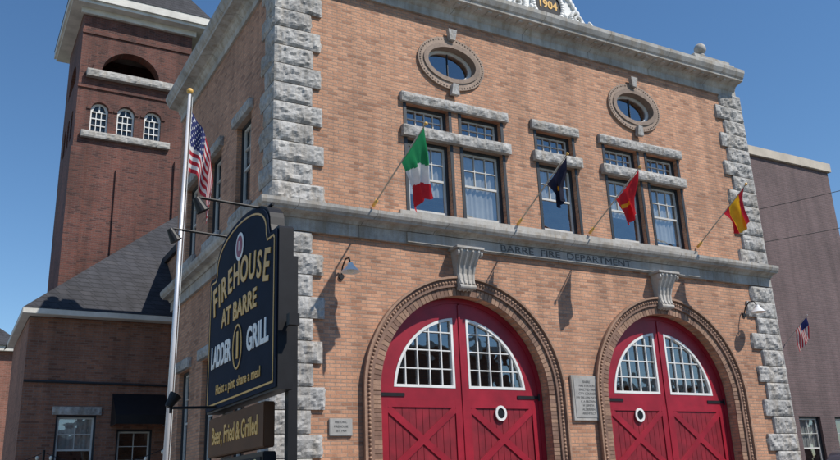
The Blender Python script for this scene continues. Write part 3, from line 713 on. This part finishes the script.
# small flag on neighbour
e=empty('american_flag'); fx0=16.75; bm=bmesh.new(); tube(bm,(fx0,ny,5.40),(fx0,ny-.9,6.10),.014,n=8); bmobj('pole',bm,e,'steel')
def F(t,s):
    y=ny-.9+.04+.42*s; z=6.07-.33*s-.62*t; return (fx0+.04*math.sin(9*s+4*t)*min(1,3*t)+.10*t, y*(1)+.08*t, z)
flagmesh('cloth',e,F,lambda t,s:(2 if (t<.4 and s<.54) else (0 if int(s*13)%2==0 else 1)),[C['usred'],C['white'],C['blue']],30,26)
# utility pole and wires
up=empty('utility_pole'); bm=bmesh.new(); tube(bm,(20.6,-4.7,0),(20.6,-4.7,10.9),.16,.11,12); addbox(bm,20.5,20.7,-5.6,-3.8,10.0,10.12); bmobj('pole',bm,up,'wood')
pw=empty('power_lines'); bm=bmesh.new()
for a,b in (((12.34,.2,7.98),(20.6,-4.9,10.1)),((12.34,.25,7.15),(20.6,-4.4,8.9))):
    a=Vector(a);b=Vector(b);prev=None
    for i in range(21):
        t=i/20;p=a.lerp(b,t)-Vector((0,0,.12*4*t*(1-t)))
        if prev is not None: tube(bm,prev,p,.009,n=5)
        prev=p
bmobj('cables',bm,pw,'black')
# ------------------------------------------------------------------ van
VN=empty('parked_van'); vx,vy,vz=5.68,-7.15,0.0
prof=[(0,.35),(0.0,1.05),(.12,1.85),(.35,2.0),(3.3,2.02),(3.75,1.9),(4.35,1.15),(5.0,1.0),(5.1,.75),(5.1,.35)]
bm=bmesh.new(); A=[bm.verts.new((vx+a,vy,vz+b)) for a,b in prof];B_=[bm.verts.new((vx+a,vy+1.85,vz+b)) for a,b in prof]
bm.faces.new(A);bm.faces.new(B_[::-1])
for i in range(len(prof)): j=(i+1)%len(prof); bm.faces.new((A[i],A[j],B_[j],B_[i]))
bmesh.ops.recalc_face_normals(bm,faces=bm.faces); bmesh.ops.bevel(bm,geom=bm.edges[:],offset=.06,segments=3,affect='EDGES')
bmobj('body',bm,VN,'carblue',True)
for y in (vy-.004,vy+1.845):
    plate('side_glass',[(vx+.25,1.2),(vx+3.9,1.2),(vx+3.5,1.8),(vx+.3,1.8)],[],y,y+.009,'autoglass',VN)
bm=bmesh.new(); v=[bm.verts.new(p) for p in ((vx+.02,vy+.2,1.2),(vx+.02,vy+1.65,1.2),(vx+.10,vy+1.6,1.78),(vx+.10,vy+.25,1.78))]
for q in v: q.co.x-=.012
bm.faces.new(v); bmobj('rear_glass',bm,VN,'autoglass')
bm=bmesh.new()
for a in (.9,4.2):
    for y in (vy-.02,vy+1.65): tube(bm,(vx+a,y,.34),(vx+a,y+.22,.34),.34,n=24)
bmobj('wheels',bm,VN,'rubber')
# ------------------------------------------------------------------ ground
boxes('ground',[(-400,400,-400,400,-.5,-.004)],None,'grass')
boxes('road',[(-120,120,-16,-5.2,-.1,.0)],None,'asphalt')
boxes('pavement',[(-60,60,-5.05,-.002,-.1,.12),(-60,-.1,.002,30,-.1,.10)],None,'concrete')
boxes('kerb',[(-60,60,-5.2,-5.052,-.1,.13)],None,'granite')
boxes('pavement.001',[(-60,60,-23.9,-16.15,-.1,.12)],None,'concrete'); boxes('kerb.001',[(-60,60,-16.148,-16,-.1,.13)],None,'granite')
boxes('road_marking',[(-60,60,-10.75,-10.65,.0,.004),(-60,60,-10.5,-10.4,.0,.004)],None,'roadpaint')
# ------------------------------------------------------------------ light, sky, camera
sd=Vector((.36,-.54,.81)).normalized()
el=math.asin(sd.z); az=math.atan2(sd.x,sd.y)
w=bpy.data.worlds.new('World'); S.world=w; w.use_nodes=True; nt=w.node_tree
sky=N(nt,'ShaderNodeTexSky',sky_type='NISHITA'); sky.sun_disc=False; sky.sun_elevation=el; sky.sun_rotation=az
sky.air_density=1.1; sky.dust_density=.0; sky.ozone_density=3.5; sky.altitude=200
hs=N(nt,'ShaderNodeHueSaturation'); hs.inputs['Saturation'].default_value=1.15; nt.links.new(sky.outputs[0],hs.inputs['Color'])
bg=nt.nodes['Background']; bg.inputs[1].default_value=.13; nt.links.new(hs.outputs[0],bg.inputs[0])
L=bpy.data.lights.new('sun','SUN'); L.energy=5.0; L.angle=math.radians(.5); L.color=(1,.945,.86)
lo=bpy.data.objects.new('sun',L); COL.objects.link(lo); lo.rotation_euler=sd.to_track_quat('Z','Y').to_euler(); lo.location=(10,-20,30)
cam=bpy.data.cameras.new('camera'); co=bpy.data.objects.new('camera',cam); COL.objects.link(co)
Xr=Vector((.8738,-.1141,-.4728)).normalized();Yr=Vector((-.4852,-.2836,-.8272));Yr=(Yr-Xr*Yr.dot(Xr)).normalized();Zr=Xr.cross(Yr)
Rm=Matrix((Xr,Yr,Zr)).to_4x4(); co.matrix_world=Matrix.Translation((-4.49,-12.8,1.6))@Rm
cam.sensor_width=36; cam.lens=36*837/840; cam.clip_end=2000; cam.clip_start=.05
S.camera=co
S.view_settings.view_transform='Standard'; S.view_settings.look='None'; S.view_settings.exposure=0
